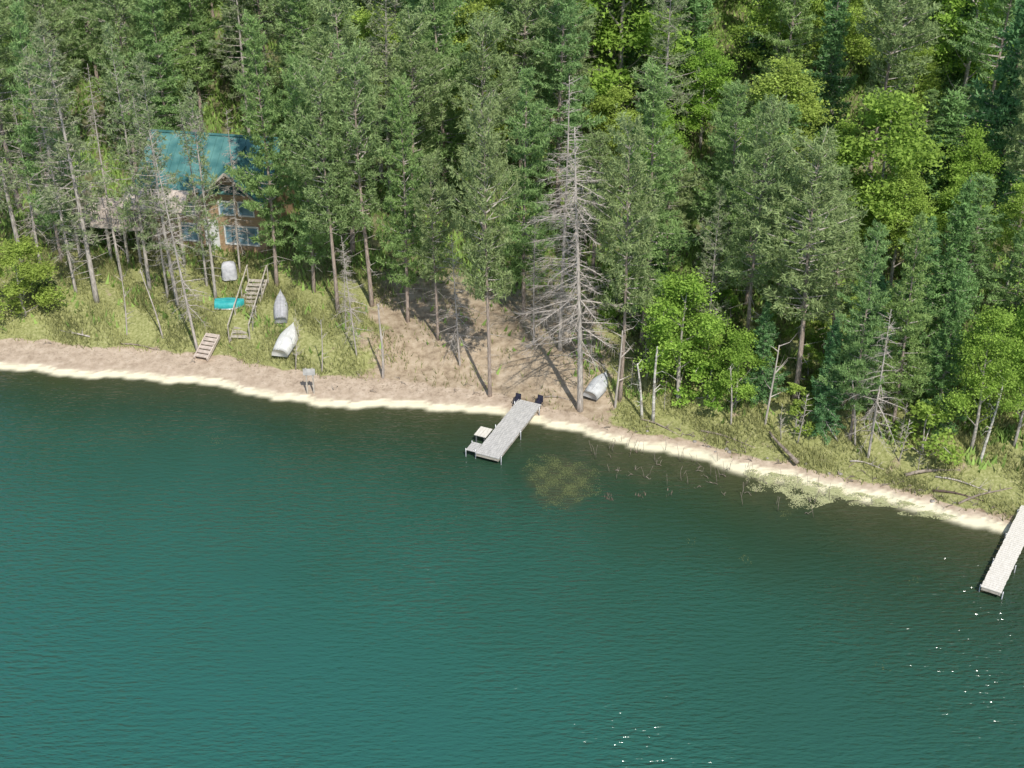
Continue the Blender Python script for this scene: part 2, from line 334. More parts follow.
T = [
 ('sparse',97,302,15,'tall thinning grey pine leaning left just right of the round bush',(-.03,0),.95,0),
 ('dead',76,292,80,'bare grey dead pine left of the tall leaning thinning pine',(-.04,0),.75,1),
 ('dead',122,280,60,'bare grey dead pine in front of the cabin deck',(0,0),.65,0),
 ('sparse',150,290,25,'thinning grey pine standing before the left end of the cabin',(.0,0),.8,1),
 ('dead',198,352,120,'slim bare dead pine leaning left from the edge of the beach beside the steps',(-.09,.02),.65,1),
 ('sparse',178,306,55,'thin half-bare pine in front of the cabin wall',(-.02,0),.8,2),
 ('dead',168,298,90,'slender bare dead pine at the left end of the cabin wall',(-.03,0),.6,0),
 ('sparse',216,300,80,'slender half-bare pine before the cabin door',(0,0),.75,0),
 ('dead',207,286,95,'thin bare dead pine left of the slender half-bare pine',(-.02,0),.6,0),
 ('dead',240,272,105,'thin bare dead pine in front of the lower cabin windows',(.01,0),.6,1),
 ('sparse',22,262,-10,'grey-green thinning pine at the far left edge behind the round bush',(0,0),.9,1),
 ('white_pine',62,262,5,'tall green pine directly behind the round bush',(0,0),.7,2),
 ('dead',40,262,90,'bare dead pine left of the tall green pine at the far left',(0,0),.8,1),
 ('leafy',26,316,240,'round bright green bushy tree on the bank at far left',(0,0),1.4,2),
 ('white_pine',277,286,15,'tall green white pine at the right corner of the cabin',(0,0),.72,3),
 ('white_pine',314,292,55,'green white pine behind the tilted white boat',(0,0),.75,0),
 ('red_pine',338,312,75,'tall pine right of the tilted boats with a bare lower trunk',(0,0),.85,0),
 ('dead',357,357,232,'small bare dead tree with pale trunk on the bank above the sign',(-.06,0),.6,2),
 ('snag',383,378,303,'short pale standing dead trunk at the top of the beach',(0,0),.8,0),
 ('red_pine',372,306,55,'pine with long bare trunk behind the small pale dead tree',(0,0),.85,1),
 ('dead',346,330,245,'slim bare dead tree at the foot of the pine right of the boats',(.03,0),.6,2),
 ('white_pine',408,322,80,'white pine standing behind the short pale dead trunk',(0,0),.8,1),
 ('red_pine',438,340,160,'red pine with a rounded top left of the tall beach pine',(0,0),.8,2),
 ('dead',460,366,232,'leaning bare dead tree left of the tall beach pine',(-.04,0),.7,2),
 ('red_pine',490,396,110,'tall slim pine rooted nearest the beach left of the dock',(0,0),.66,0),
 ('white_pine',524,316,70,'white pine behind the dock between slim pine and large dead tree',(0,0),.8,2),
 ('dead',534,345,215,'bare dead tree left of the large grey dead tree',(0,0),.8,1),
 ('dead',580,411,120,'large bare grey dead tree right of the dock with drooping branches',(-.03,0),.95,3),
 ('dead',560,350,70,'tall bare dead spire behind the large grey dead tree',(0,0),.75,1),
 ('red_pine',620,400,125,'tall slim pine beside the pale boat right of the large dead tree',(0,0),.7,1),
 ('white_pine',642,345,65,'white pine behind the bright green maple',(0,0),.95,3),
 ('spruce',655,335,238,'small dark spruce just behind the bright green maple',(0,0),1.0,2),
 ('leafy',678,402,270,'bright yellow-green young maple on the bank right of the pale boat',(0,0),1.1,0),
 ('birch',653,422,346,'taller white birch trunk in front of the bright green maple',(0,0),.8,0),
 ('birch',642,418,362,'shorter leaning white birch trunk left of the taller birch trunk',(-.12,0),.7,1),
 ('sparse',706,375,190,'grey lichened thinning tree just right of the bright green maple',(0,0),.8,1),
 ('red_pine',745,380,105,'red pine left of the broad-crowned pine',(0,0),.9,2),
 ('red_pine',795,400,148,'broad-crowned grey-green red pine in the centre of the right bank',(0,0),1.3,0),
 ('spruce',760,402,300,'small dark spruce at the foot of the broad-crowned pine',(0,0),1.0,0),
 ('leafy',735,408,330,'small bushy green tree left of the small dark spruce',(0,0),1.0,2),
 ('spruce',822,432,318,'small spruce at the bank edge right of the broad-crowned pine',(0,0),1.0,1),
 ('dead',868,458,305,'grey lichen-covered dead tree at the shore above the bent pale branch',(0,0),.75,2),
 ('white_pine',850,440,225,'white pine behind the grey lichen-covered dead tree',(0,0),.8,1),
 ('white_pine',893,425,215,'full white pine right of the lichen-covered dead tree',(0,0),.9,0),
 ('spruce',935,430,262,'tall spruce between the full white pine and the light green tree',(0,0),.9,1),
 ('leafy',970,452,300,'light green leafy tree on the bank left of the right-hand dock',(0,0),.8,1),
 ('leafy',1014,446,285,'leafy tree at the right edge above the right-hand dock',(0,0),.7,0),
 ('snag',615,408,330,'slim standing dead trunk just right of the pale boat',(.04,0),.7,1),
 ('snag',731,425,365,'slim grey dead trunk on the grass below the small bushy tree',(-.08,0),.6,0),
 ('snag',765,425,345,'slim grey dead trunk beside the small dark spruce',(.06,0),.6,1),
 ('snag',855,445,375,'leaning thin dead trunk left of the lichen-covered dead tree',(-.15,0),.6,0),
 ('birch',980,462,385,'pale leaning birch trunk below the light green leafy tree',(.10,0),.7,0),
 ('snag',322,372,318,'slim dead trunk on the grass right of the white boat',(.05,0),.5,1),
 ('snag',163,338,270,'slim leaning dead trunk on the grass left of the beach steps',(-.2,0),.5,0),
 ('snag',127,335,275,'thin dead trunk on the grass below the cabin deck',(.05,0),.5,1),
]
BR = [
 (770,225,55,'large yellow-green leafy crown among the pines at upper right',1.35,1),
 (612,195,85,'yellow-green leafy crown at top centre above the dead spire',1.1,0),
 (655,205,100,'olive green leafy crown right of the top centre leafy crown',1.0,1),
 (890,290,165,'bright green leafy crown above the full white pine',1.1,1),
 (955,250,125,'bright green leafy crown near the right edge amid spruces',1.0,0),
 (830,240,118,'bright leafy crown behind the broad-crowned pine',1.0,0),
 (1005,300,180,'bright leafy crown at the right edge above the leafy bank trees',1.0,1),
 (905,150,40,'leafy crown near the top edge at right',1.1,1),
 (700,150,35,'leafy crown near the top edge left of the yellow-green one',1.0,0),
]
for k, px, by, ty, lb, ln, wd, vr in T: front(k, px, by, ty, lb, ln, wd, vr)
for px, by, ty, lb, wd, vr in BR: front('leafy', px, by, ty, lb, (0,0), wd, vr)
cells = {}
def region(px):
    for lim, n in ((110,'left of the cabin'),(270,'behind the cabin'),(450,'between cabin and dock'),(600,'behind the dock'),(730,'behind the maple'),(860,'behind the broad pine'),(2000,'at far right')):
        if px < lim: return n
ROWS = ((12,'front edge'),(20,'second row'),(29,'middle rows'),(40,'back rows'),(900,'farthest rows'))
DESC = dict(white_pine='white pine', red_pine='red pine', spruce='dark spruce', sparse='thinning grey pine', leafy='leafy tree', dead='bare dead tree', shrub='low shrub', sapling='bare sapling')
ORD = ['leftmost','second','third','fourth','fifth','sixth','seventh','eighth','ninth','tenth','eleventh','twelfth','thirteenth','fourteenth','fifteenth','sixteenth','seventeenth','eighteenth']
def free(x, y, r):
    return all((x-a)**2+(y-b)**2 > r*r for a, b, k in placed)
cab = hit(220, 250)
def ok(x, y, px, py, d):
    dx, dy = x-cab.x, y-cab.y
    if -10 < dx < 4.4 and -7 < dy < 7.6: return False
    if -3 < dx < 1.5 and 0 < dy < 10: return False
    return True
yy = 58.0
while yy < 120:
    xx = -50.0; stp = 4.15
    while xx < 50:
        x = xx+rnd.uniform(-1.4,1.4); y = yy+rnd.uniform(-1.4,1.4); xx += stp
        d = float(dist(x, y)); z = float(hgt(x, y)); px, py = proj(x, y, z)
        if px < -35 or px > 1060 or py < -45: continue
        dmin = 11 if px < 110 else 10 if px < 600 else 6.5 if px < 850 else 5
        if px < 120 and d < 22 and rnd.random() < .4: continue
        if d < dmin or not free(x, y, 2.3) or not ok(x, y, px, py, d): continue
        q = rnd.random()
        if px < 130: kind = 'sparse' if q < .40 else 'white_pine' if q < .78 else 'red_pine'
        elif px < 600: kind = 'white_pine' if q < .52 else 'red_pine' if q < .8 else 'spruce' if q < .86 else 'sparse' if q < .90 else 'leafy'
        else: kind = 'white_pine' if q < .40 else 'red_pine' if q < .56 else 'spruce' if q < .76 else 'leafy' if q < .94 else 'sparse'
        h = dict(white_pine=rnd.uniform(11.5,17), red_pine=rnd.uniform(11.5,16), spruce=rnd.uniform(9,14), sparse=rnd.uniform(12,16), leafy=rnd.uniform(11,14), dead=rnd.uniform(10,15))[kind]
        if d < 9: h *= .72
        for bx, bb, bt, *_ in BR:
            if abs(px-bx) < 34 and py > bb+2: h = min(h, max(solve_h((x,y,z), bt+50), 5))
        o = tree(kind, (x,y,z), h, 'x', 'trees of the lakeside forest', wide=1.0 if h > 9 else 1.35)
        rw = next(n for l, n in ROWS if d < l)
        cells.setdefault((kind, rw, region(px)), []).append((px, o))
    yy += stp
for i in range(420):
    px = rnd.uniform(600,1040) if i % 5 else rnd.uniform(0,290)
    P = hit(px, rnd.uniform(250,470)); d = float(dist(P.x, P.y))
    if not (3.0 < d < 13) or (px < 620 and d < 7) or not free(P.x, P.y, 1.2) or not ok(P.x, P.y, px, 0, d): continue
    o = tree('shrub', P, rnd.uniform(1.0,2.8), 'x', 'understory shrubs')
    cells.setdefault(('shrub', next(n for l, n in ROWS if d < l), region(px)), []).append((px, o))
for i in range(110):
    px = rnd.choice((rnd.uniform(585,800), rnd.uniform(585,940), rnd.uniform(40,340)))
    P = hit(px, rnd.uniform(330,480)); d = float(dist(P.x, P.y))
    if not (1.8 < d < 6) or not free(P.x, P.y, .7): continue
    o = tree('sapling', P, rnd.uniform(1.3,3.2), 'x', 'bare saplings on the bank')
    cells.setdefault(('sapling', next(n for l, n in ROWS if d < l), region(px)), []).append((px, o))
for (k, rw, rg), lst in cells.items():
    lst.sort(key=lambda t: t[0])
    for i, (px, o) in enumerate(lst):
        if len(lst) == 1: o['label'] = f'the only {DESC[k]} in the forest {rw} {rg}'
        elif i < 18: o['label'] = f'{DESC[k]} in the forest {rw} {rg}, {ORD[i]} from left' if i else f'leftmost {DESC[k]} in the forest {rw} {rg}'
        else: o['label'] = f'{DESC[k]} towards the right end of the forest {rw} {rg}'
# ------------------------------------------------------------------ terrain
def grid(name, xs, ys, zf, m, attrs):
    X, Y = np.meshgrid(xs, ys); Z = zf(X, Y); nx, ny = len(xs), len(ys)
    V = np.stack([X, Y, Z], -1).reshape(-1,3)
    i = np.arange(nx-1)[None,:]+np.arange(ny-1)[:,None]*nx
    Fc = np.stack([i, i+1, i+nx+1, i+nx], -1).reshape(-1,4)
    me = bpy.data.meshes.new(name); me.from_pydata(V.tolist(), [], Fc.tolist()); me.materials.append(m)
    for n, f in attrs.items():
        a = me.attributes.new(n, 'FLOAT', 'POINT'); a.data.foreach_set('value', f(X, Y).reshape(-1).astype(np.float32))
    me.polygons.foreach_set('use_smooth', [True]*len(me.polygons))
    o = bpy.data.objects.new(name, me); C.objects.link(o); return tag(o, kind='structure')
beachw = lambda X: np.interp(X, [-30,-8,-3,2,5,30],[2.1,1.9,1.3,1.0,.6,.4])
def grassw(X, Y):
    d = dist(X, Y); left = 1-sstep(-10,-5,X); right = sstep(3,7,X)*.9
    w = (left*.82+right*.85+.08)*sstep(-.3,.5,d-beachw(X))*(1-sstep(9,15,d))
    return np.clip(w, 0, 1)
def bare(X, Y):
    return (1-sstep(2,5,np.abs(X-(cab.x-1))))*sstep(cab.y-2,cab.y+3,Y)*(1-sstep(cab.y+8,cab.y+13,Y))*.7
m, nt, N, L = mat('ground')
M['ground'] = m
tc = N.new('ShaderNodeNewGeometry')
def noise(sc, det=4, vec=None, rough=.6):
    n = N.new('ShaderNodeTexNoise'); n.inputs['Scale'].default_value = sc; n.inputs['Detail'].default_value = det; n.inputs['Roughness'].default_value = rough
    L.new(vec or tc.outputs['Position'], n.inputs['Vector']); return n.outputs[0]
def rmp(v, stops):
    r = ramp(N, stops); L.new(v, r.inputs[0]); return r.outputs[0]
def math_(op, a, b):
    n = node(N, 'ShaderNodeMath', operation=op)
    for i, v in enumerate((a, b)):
        if hasattr(v, 'links'): L.new(v, n.inputs[i])
        else: n.inputs[i].default_value = v
    return n.outputs[0]
def attr(n): return node(N, 'ShaderNodeAttribute', attribute_name=n).outputs['Fac']
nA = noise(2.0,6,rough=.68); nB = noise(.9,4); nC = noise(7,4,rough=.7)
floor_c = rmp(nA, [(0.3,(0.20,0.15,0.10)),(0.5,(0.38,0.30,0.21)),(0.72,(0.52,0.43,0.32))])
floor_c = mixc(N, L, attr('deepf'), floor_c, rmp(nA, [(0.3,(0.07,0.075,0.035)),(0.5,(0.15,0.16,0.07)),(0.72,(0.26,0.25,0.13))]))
sand_c = rmp(nA, [(0.28,(0.33,0.255,0.185)),(0.52,(0.48,0.385,0.29)),(0.75,(0.60,0.50,0.39))])
debris = rmp(nC, [(0.53,(0,0,0)),(0.63,(1,1,1))])
sand_c = mixc(N, L, math_('MULTIPLY', debris, attr('debris')), sand_c, (0.19,0.145,0.105))
grass_c = rmp(nC, [(0.3,(0.16,0.17,0.06)),(0.55,(0.31,0.32,0.13)),(0.75,(0.48,0.44,0.26))])
gfac = rmp(math_('ADD', attr('grassw'), math_('MULTIPLY', math_('SUBTRACT', nB, .5), 1.8)), [(0.42,(0,0,0)),(0.6,(1,1,1))])
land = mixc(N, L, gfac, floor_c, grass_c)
land = mixc(N, L, attr('bare'), land, rmp(nA, [(0.3,(0.28,0.21,0.14)),(0.7,(0.48,0.38,0.27))]))
sfac = rmp(math_('ADD', attr('sand'), math_('MULTIPLY', math_('SUBTRACT', nB, .5), .9)), [(0.42,(0,0,0)),(0.58,(1,1,1))])
c = mixc(N, L, sfac, land, sand_c)
bed = mixc(N, L, attr('deep'), (0.88,0.82,0.60), (0.12,0.10,0.05))
c = mixc(N, L, attr('under'), c, bed)
b = N.new('ShaderNodeBsdfDiffuse')
L.new(c, b.inputs['Color'])
bp = N.new('ShaderNodeBump'); bp.inputs['Strength'].default_value = .55; bp.inputs['Distance'].default_value = .10
L.new(nA, bp.inputs['Height']); L.new(bp.outputs[0], b.inputs['Normal'])
o = N.new('ShaderNodeOutputMaterial'); L.new(b.outputs[0], o.inputs[0])
xs = np.concatenate([[-1500,-700,-350,-200,-130,-90,-70], np.arange(-55,55.01,.3), [70,90,130,200,350,700,1500]])
ys = np.concatenate([[-1500,-600,-200,-60,0,20,30,38], np.arange(44,82,.18), np.arange(82,130,.8), [140,160,200,300,500,900,1500]])
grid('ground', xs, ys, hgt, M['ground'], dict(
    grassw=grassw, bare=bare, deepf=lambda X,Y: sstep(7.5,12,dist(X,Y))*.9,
    sand=lambda X,Y: 1-sstep(-.4,.6,dist(X,Y)-beachw(X)),
    debris=lambda X,Y: sstep(.3,1.0,dist(X,Y))*np.interp(X,[-12,0,10,20],[.45,.8,1,1]),
    deep=lambda X,Y: sstep(.5,1.5,-dist(X,Y)),
    under=lambda X,Y: sstep(-.22,-.02,-dist(X,Y))))
# ------------------------------------------------------------------ water
m, nt, N, L = mat('lake water'); M['water'] = m
tc = N.new('ShaderNodeNewGeometry')
s_ = attr('off')
s2 = math_('ADD', s_, math_('MULTIPLY', math_('MULTIPLY', math_('SUBTRACT', noise(.09,3), .5), .9), s_))
col = rmp(s2, [(0.0,(0.075,0.075,0.036)),(0.05,(0.042,0.055,0.026)),(0.14,(0.024,0.056,0.031)),(0.30,(0.023,0.082,0.055)),(0.60,(0.024,0.104,0.078)),(1.0,(0.024,0.112,0.090))])
# submerged growth seen through the shallows off the right bank
sub = rmp(math_('ADD', attr('shelf'), math_('MULTIPLY', math_('SUBTRACT', noise(.9,5), .5), 1.1)), [(0.45,(0,0,0)),(0.85,(1,1,1))])
col = mixc(N, L, math_('MULTIPLY', sub, .65), col, (0.062,0.068,0.034))
mp = N.new('ShaderNodeMapping'); mp.inputs['Rotation'].default_value = (0,0,R(-14)); mp.inputs['Scale'].default_value = (.5,1.8,1)
L.new(tc.outputs['Position'], mp.inputs[0])
mp2 = N.new('ShaderNodeMapping'); mp2.inputs['Rotation'].default_value = (0,0,R(24)); mp2.inputs['Scale'].default_value = (.8,1.9,1)
L.new(tc.outputs['Position'], mp2.inputs[0])
hh = math_('ADD', noise(2.6,2,mp.outputs[0],.5), math_('MULTIPLY', noise(4.0,1,mp2.outputs[0],.5), .4))
calm = rmp(noise(.07,3), [(0.38,(.35,.35,.35)),(0.62,(1,1,1))])
bp = N.new('ShaderNodeBump'); bp.inputs['Distance'].default_value = .17
L.new(calm, bp.inputs['Strength'])
L.new(hh, bp.inputs['Height'])
b = N.new('ShaderNodeBsdfPrincipled'); b.inputs['Roughness'].default_value = .12; b.inputs['IOR'].default_value = 1.4
L.new(col, b.inputs['Base Color']); L.new(bp.outputs[0], b.inputs['Normal'])
L.new(rmp(math_('ADD', attr('alpha'), math_('MULTIPLY', math_('SUBTRACT', noise(1.6,4), .5), .35)), [(0.05,(.10,.10,.10)),(0.95,(1,1,1))]), b.inputs['Alpha'])
o = N.new('ShaderNodeOutputMaterial'); L.new(b.outputs[0], o.inputs[0])
xs = np.concatenate([[-1500,-700,-350,-200,-130,-90,-70], np.arange(-55,55.01,.4), [70,90,130,200,350,700,1500]])
ys = np.concatenate([[-1500,-600,-200,-60,0,15,22,28], np.arange(32,76,.18), [80,90,160]])
shal = lambda X: np.interp(X,[-30,-10,6,10,13,17,22],[.62,.62,.65,.9,1.3,1.1,.8])
wp = at(560,481)
grid('lake_water', xs, ys, lambda X,Y: X*0, M['water'], dict(
    off=lambda X,Y: np.clip(-dist(X,Y)/27, 0, 1)*np.interp(X,[-14,0,18],[1.3,.95,.62]),
    shelf=lambda X,Y: np.maximum(sstep(1,5,X)*(1-sstep(15,20,X))*(1-sstep(1.5,5.5,-dist(X,Y)))*.75, 1.2*np.exp(-(((X-wp[0])/1.9)**2+((Y-wp[1])/2.3)**2))),
    alpha=lambda X,Y: sstep(.45,1.15,-dist(X,Y)/shal(X))))
# ------------------------------------------------------------------ grass, undergrowth, weeds
rng = np.random.default_rng(5)
def blades(name, n, wfun, h, w, m, label, cat, xr=(-32,32), yr=(50,84), lift=0):
    X = rng.uniform(*xr, n); Y = rng.uniform(*yr, n); keep = rng.uniform(0,1,n) < wfun(X, Y)
    X, Y = X[keep], Y[keep]; Z = hgt(X, Y)+lift; k = len(X)
    a = rng.uniform(0,6.28,k); hh = h*rng.uniform(.5,1.3,k)
    base = np.stack([X,Y,Z],1); sd = np.stack([np.cos(a),np.sin(a),a*0],1)*w
    tip = base+np.stack([rng.normal(0,.35,k)*hh, rng.normal(0,.35,k)*hh, hh],1)
    V = np.stack([base-sd, base+sd, tip], 1)
    t = .5+.3*np.sin(X*1.1+Y*.7)+rng.normal(0,.2,k)
    o = bpy.data.objects.new(name, trimesh(name, V, t, m)); C.objects.link(o)
    return tag(o, label, cat, kind='stuff')
pat = lambda X, Y: np.clip(.42+.5*np.sin(X*.9+1)*np.sin(Y*1.3)+.35*np.sin(X*2.3+Y*1.7), 0, 1)
blades('grass', 420000, lambda X,Y: grassw(X,Y)*pat(X,Y)*(Y<90), .36, .026, M['grass'], 'yellow-green grass growing along the bank above the beach', 'grass')
blades('undergrowth', 350000, lambda X,Y: np.where(dist(X,Y) > 9.5, sstep(8.5,12,dist(X,Y))*(.25+.5*pat(Y,X)), sstep(2.2,5,dist(X,Y))*pat(Y,X)**2*np.interp(X,[-11,-8,3,6],[.3,.03,.05,.9])), .42, .10, M['cover'], 'low leafy undergrowth covering the forest floor', 'undergrowth', xr=(-44,44), yr=(54,120))
def flakes(name, spots, n, size, m, label, cat, up=0.0):
    Vs = []; Ts = []
    for px, py, rx, ry in spots:
        c = at(px, py, .006); k = int(n*rx*ry)
        r = np.sqrt(rng.uniform(0,1,k)); a = rng.uniform(0,6.28,k)
        r = r*(1+.25*np.sin(a*3+px)); X = c[0]+rx*r*np.cos(a); Y = c[1]+ry*r*np.sin(a)
        g = (np.sin(X*5+1)*np.sin(Y*4)+rng.normal(0,.6,k) > -.3+r*.6) & (dist(X,Y) < -.15); X, Y = X[g], Y[g]; k = len(X)
        Z = np.full(k, .004)+rng.uniform(0,.008,k); s = size*rng.uniform(.4,1.3,k); b = rng.uniform(0,6.28,k)
        P = np.stack([X,Y,Z],1)
        V = np.stack([P+np.stack([np.cos(b+q)*s, np.sin(b+q)*s, (s*0 if q < 4 else s*0+up)],1) for q in (0,2.1,4.2)],1)
        Vs.append(V); Ts.append(.5+rng.normal(0,.25,k))
    o = bpy.data.objects.new(name, trimesh(name, np.concatenate(Vs), np.concatenate(Ts), m)); C.objects.link(o)
    tag(o, label, cat, kind='stuff')
flakes('water_weed', [(560,480,1.6,2.1),(545,472,.9,1.3),(580,487,.9,1.2)], 2000, .024, M['weed'], 'brownish water weed bed just right of the central dock', 'water weed')
flakes('floating_weed', [(458,518,.3,.3),(215,441,.45,.5),(320,430,.4,.4),(785,515,.3,.4),(745,560,.3,.4),(885,665,.35,.4),(912,580,.3,.4),(690,540,.3,.3)], 600, .022, M['weed'], 'small scattered weed clumps floating on the open lake', 'water weed')
flakes('reddish_sprigs', [(609,497,.28,.35),(640,496,.3,.35),(668,493,.2,.3),(634,452,.3,.2)], 400, .03, M['sprig'], 'dull reddish water plant sprigs standing right of the weed bed', 'water plants', up=.16)
flakes('shore_algae', [(795,484,2.0,.8),(768,476,1.3,.5),(845,495,1.7,.5),(812,496,1.6,.9),(890,503,1.6,.4),(935,514,1.4,.35)], 4200, .032, M['algae'], 'pale yellow-green algae in the shallows along the right shore', 'algae')
# ------------------------------------------------------------------ docks
def dock(name, A, B, width, woodm, label, deckz, n_post, ptop=.22):
    A = Vector((A[0],A[1],0)); B = Vector((B[0],B[1],0)); Ld = (B-A).length; rz = math.atan2(B.y-A.y, B.x-A.x)
    t = empty(name, A, rz, label=label, cat='dock')
    mb = MB(); n = int(Ld/.15); st = Ld/n
    rr = random.Random(9)
    for i in range(n): mb.box(((i+.5)*st, rr.uniform(-.008,.008), deckz), (st-.018, width+rr.uniform(-.02,.02), .04))
    mb.build('deck', woodm, t)
    fr = MB()
    for s in (-1,1): fr.box((Ld/2, s*(width/2-.06), deckz-.1), (Ld-.02, .05, .15))
    for k in range(5): fr.box((.05+k*(Ld-.1)/4, 0, deckz-.11), (.05, width-.18, .12))
    fr.build('frame', M['wood'], t)
    for k in range(n_post):
        for s in (-1,1):
            x = .4+k*(Ld-.55)/(n_post-1); y = s*(width/2+.05)
            MB().tube([(x,y,-1.2),(x,y,deckz+ptop)], [.028,.028], 8).build('post', M['metal'], t, True)
    return t, Ld, rz
d1, L1, rz1 = dock('wooden_dock', at(530,402,.42), at(487,456,.42), 1.25, M['dockwood'], 'grey weathered plank dock reaching from the beach into the lake at centre', .42, 3, .12)
mb = MB()
for i in range(5): mb.box((L1-.75+i*.15, -.9, .415), (.13, .5, .04))
mb.build('side_platform', M['dockwood'], d1)
for x in (L1-.8, L1-.1): MB().tube([(x,-1.17,-1.2),(x,-1.17,.5)], [.028,.028], 8).build('post', M['metal'], d1, True)
mw = Matrix.Translation(d1.location) @ Matrix.Rotation(rz1, 4, 'Z')
bp_ = mw @ Vector((L1-1.75,-1.0,0))
bench = empty('dock_bench', (bp_.x,bp_.y,0.0), rz1, label='low pale bench standing in the water against the left side of the central dock', cat='bench')
mb = MB()
for i in range(4): mb.box((0, -.24+i*.16, .46), (.8, .145, .035))
mb.build('seat', M['palewood'], bench)
for x in (-.34,.34):
    for y in (-.22,.22): MB().box((x,y,-.18), (.05,.05,1.24)).build('leg', M['metal'], bench)
def chair(P, rz, label):
    t = empty('camp_chair', P, rz, label=label, cat='chair', group='dark chairs at the shore end of the dock'); t.scale = (.62,.62,.62)
    MB().box((0,0,.42), (.5,.48,.05)).box((0,0,.38),(.44,.42,.03)).build('seat', M['dark'], t)
    MB().box((-.26,0,.68), (.05,.48,.5), mtx=Matrix.Rotation(R(-12),4,'Y')).build('backrest', M['dark'], t)
    for y in (-.25,.25):
        MB().box((0,y,.6), (.46,.05,.04)).build('armrest', M['dark'], t)
        for x in (-.2,.2): MB().bar((x,y,.6),(x*1.15,y,0),.03).build('leg', M['dark'], t)
for px, py, lb in ((517,405,'dark low chair left of the shore end of the central dock'),(539,407,'dark low chair right of the shore end of the central dock')):
    P = hit(px, py); P.z = max(P.z, 0.02); chair(P, rz1, lb)
dock('pale_dock', at(1031,508,.4), at(991,590,.4), .86, M['palewood'], 'long narrow pale dock at the right edge of the lake', .4, 4, .0)
# ------------------------------------------------------------------ boats
def boat(P, rz, Lb, Wb, Db, m, label, tilt=0.0, pitch=0.0, name='overturned_boat', group=None):
    t = empty(name, P, rz, label=label, cat='boat', group=group); t.rotation_euler = (tilt, pitch, rz)
    mb = MB(); ns, nk = 12, 10; rows = []
    for i in range(ns+1):
        s = i/ns; x = -Lb/2+Lb*s
        w = Wb/2*(.82+.18*math.sin(min(s*2,1)*1.57))*(1-max(0,(s-.5)/.5)**2.2)+.01
        h = Db*(1-.15*abs(s-.4))
        row = []
        for k in range(nk+1):
            a = math.pi*k/nk; row.append((x, w*math.copysign(abs(math.cos(a))**.7, math.cos(a)), h*max(math.sin(a),0)**.75+.04))
        rows.append(row)
    for r in rows: mb.v += r
    for i in range(ns):
        for k in range(nk): a = i*(nk+1)+k; mb.f.append((a, a+1, a+nk+2, a+nk+1))
    mb.f.append(tuple(range(nk+1)))
    mb.build('hull', m, t, True)
    g = MB()
    for sd in (0, nk): g.tube([(r[sd][0], r[sd][1], .04) for r in rows], [.03]*(ns+1), 5)
    g.build('gunwale', M['metal'], t)
    MB().tube([(r[nk//2][0], 0, r[nk//2][2]+.01) for r in rows], [.022]*(ns+1), 4).build('keel', m, t)
    for s in (-.16,.16): MB().tube([(rows[i][0][0], s, rows[i][nk//2][2]-.01) for i in range(0,9)], [.012]*9, 4).build('strake', m, t)
    return t
boat(hit(287,343), R(78), 2.5, 1.0, .45, M['boatwhite'], 'white overturned boat on the grassy bank beside the wooden stairway', pitch=-.12)
boat(hit(281,310), R(97), 2.7, .75, .4, M['tarp'], 'narrow grey overturned boat uphill of the white one', pitch=-.1)
boat(hit(230,306), R(4), 1.6, .85, .4, M['turq'], 'turquoise overturned small boat left of the stairway top')
boat(hit(598,388), R(62), 2.0, .9, .4, M['alu'], 'pale grey overturned boat on the bank right of the large dead tree', tilt=.1, pitch=-.1)
# ------------------------------------------------------------------ stairway and beach steps
def steps(name, p0, p1, width, n, m, label, rail):
    A = hit(*p0); B = hit(*p1); d = B-A; rz = math.atan2(d.y, d.x); Lh = math.hypot(d.x, d.y)
    t = empty(name, A, rz, label=label, cat='steps'); rise = (B.z+.25-A.z)
    for s in (-1,1): MB().bar((0,s*width/2,.12),(Lh,s*width/2,rise+.1),.06,.2).build('stringer', m, t)
    for i in range(n):
        f = (i+.5)/n; MB().box((f*Lh, 0, f*rise+.2), (.26, width-.08, .05)).build('tread', m, t)
    if rail:
        for s in (-1,1):
            MB().bar((0,s*(width/2+.05),1.05),(Lh,s*(width/2+.05),rise+1.05),.06,.05).build('handrail', m, t)
            for k in range(4):
                f = k/3; MB().box((f*Lh, s*(width/2+.07), f*rise+.5), (.07,.05,1.1)).build('baluster', m, t)
    return t
steps('wooden_stairway', (240,342), (259,286), 1.0, 14, M['wood'], 'weathered wooden stairway with handrails climbing the grassy bank', True)
steps('beach_steps', (201,361), (214,341), .75, 6, M['pinkwood'], 'short bleached wooden steps from the bank down to the sand', False)
P = hit(311,394); t = empty('beach_sign', P, 0, label='small weathered board on two posts at the top of the beach', cat='sign')
for x in (-.17,.17): MB().box((x,0,.75),(.07,.07,1.6)).build('post', M['wood'], t)
MB().box((0,-.06,1.35),(.62,.03,.38)).build('board', M['dockwood'], t)
P = hit(230,280); t = empty('covered_grill', P, .2, label='grill under a pale grey cover below the cabin windows', cat='grill')
mb = MB(); lv = [(0.12,.44,.32),(.5,.42,.3),(.95,.40,.27),(1.1,.3,.19),(1.16,.12,.08)]
for z, a, b_ in lv:
    for k in range(16):
        q = 2*math.pi*k/16; r = 1+.06*math.sin(k*2.4+z*5); c_, s__ = math.cos(q), math.sin(q)
        mb.v.append((a*r*math.copysign(abs(c_)**.6,c_), b_*r*math.copysign(abs(s__)**.6,s__), z))
for i in range(4):
    for k in range(16): mb.f.append((i*16+k, i*16+(k+1)%16, (i+1)*16+(k+1)%16, (i+1)*16+k))
mb.f.append(tuple(64+k for k in range(16))); mb.build('cover', M['tarp'], t, True)
for x in (-.3,.3):
    for y in (-.18,.18): MB().box((x,y,.06),(.05,.05,.2)).build('leg', M['metal'], t)
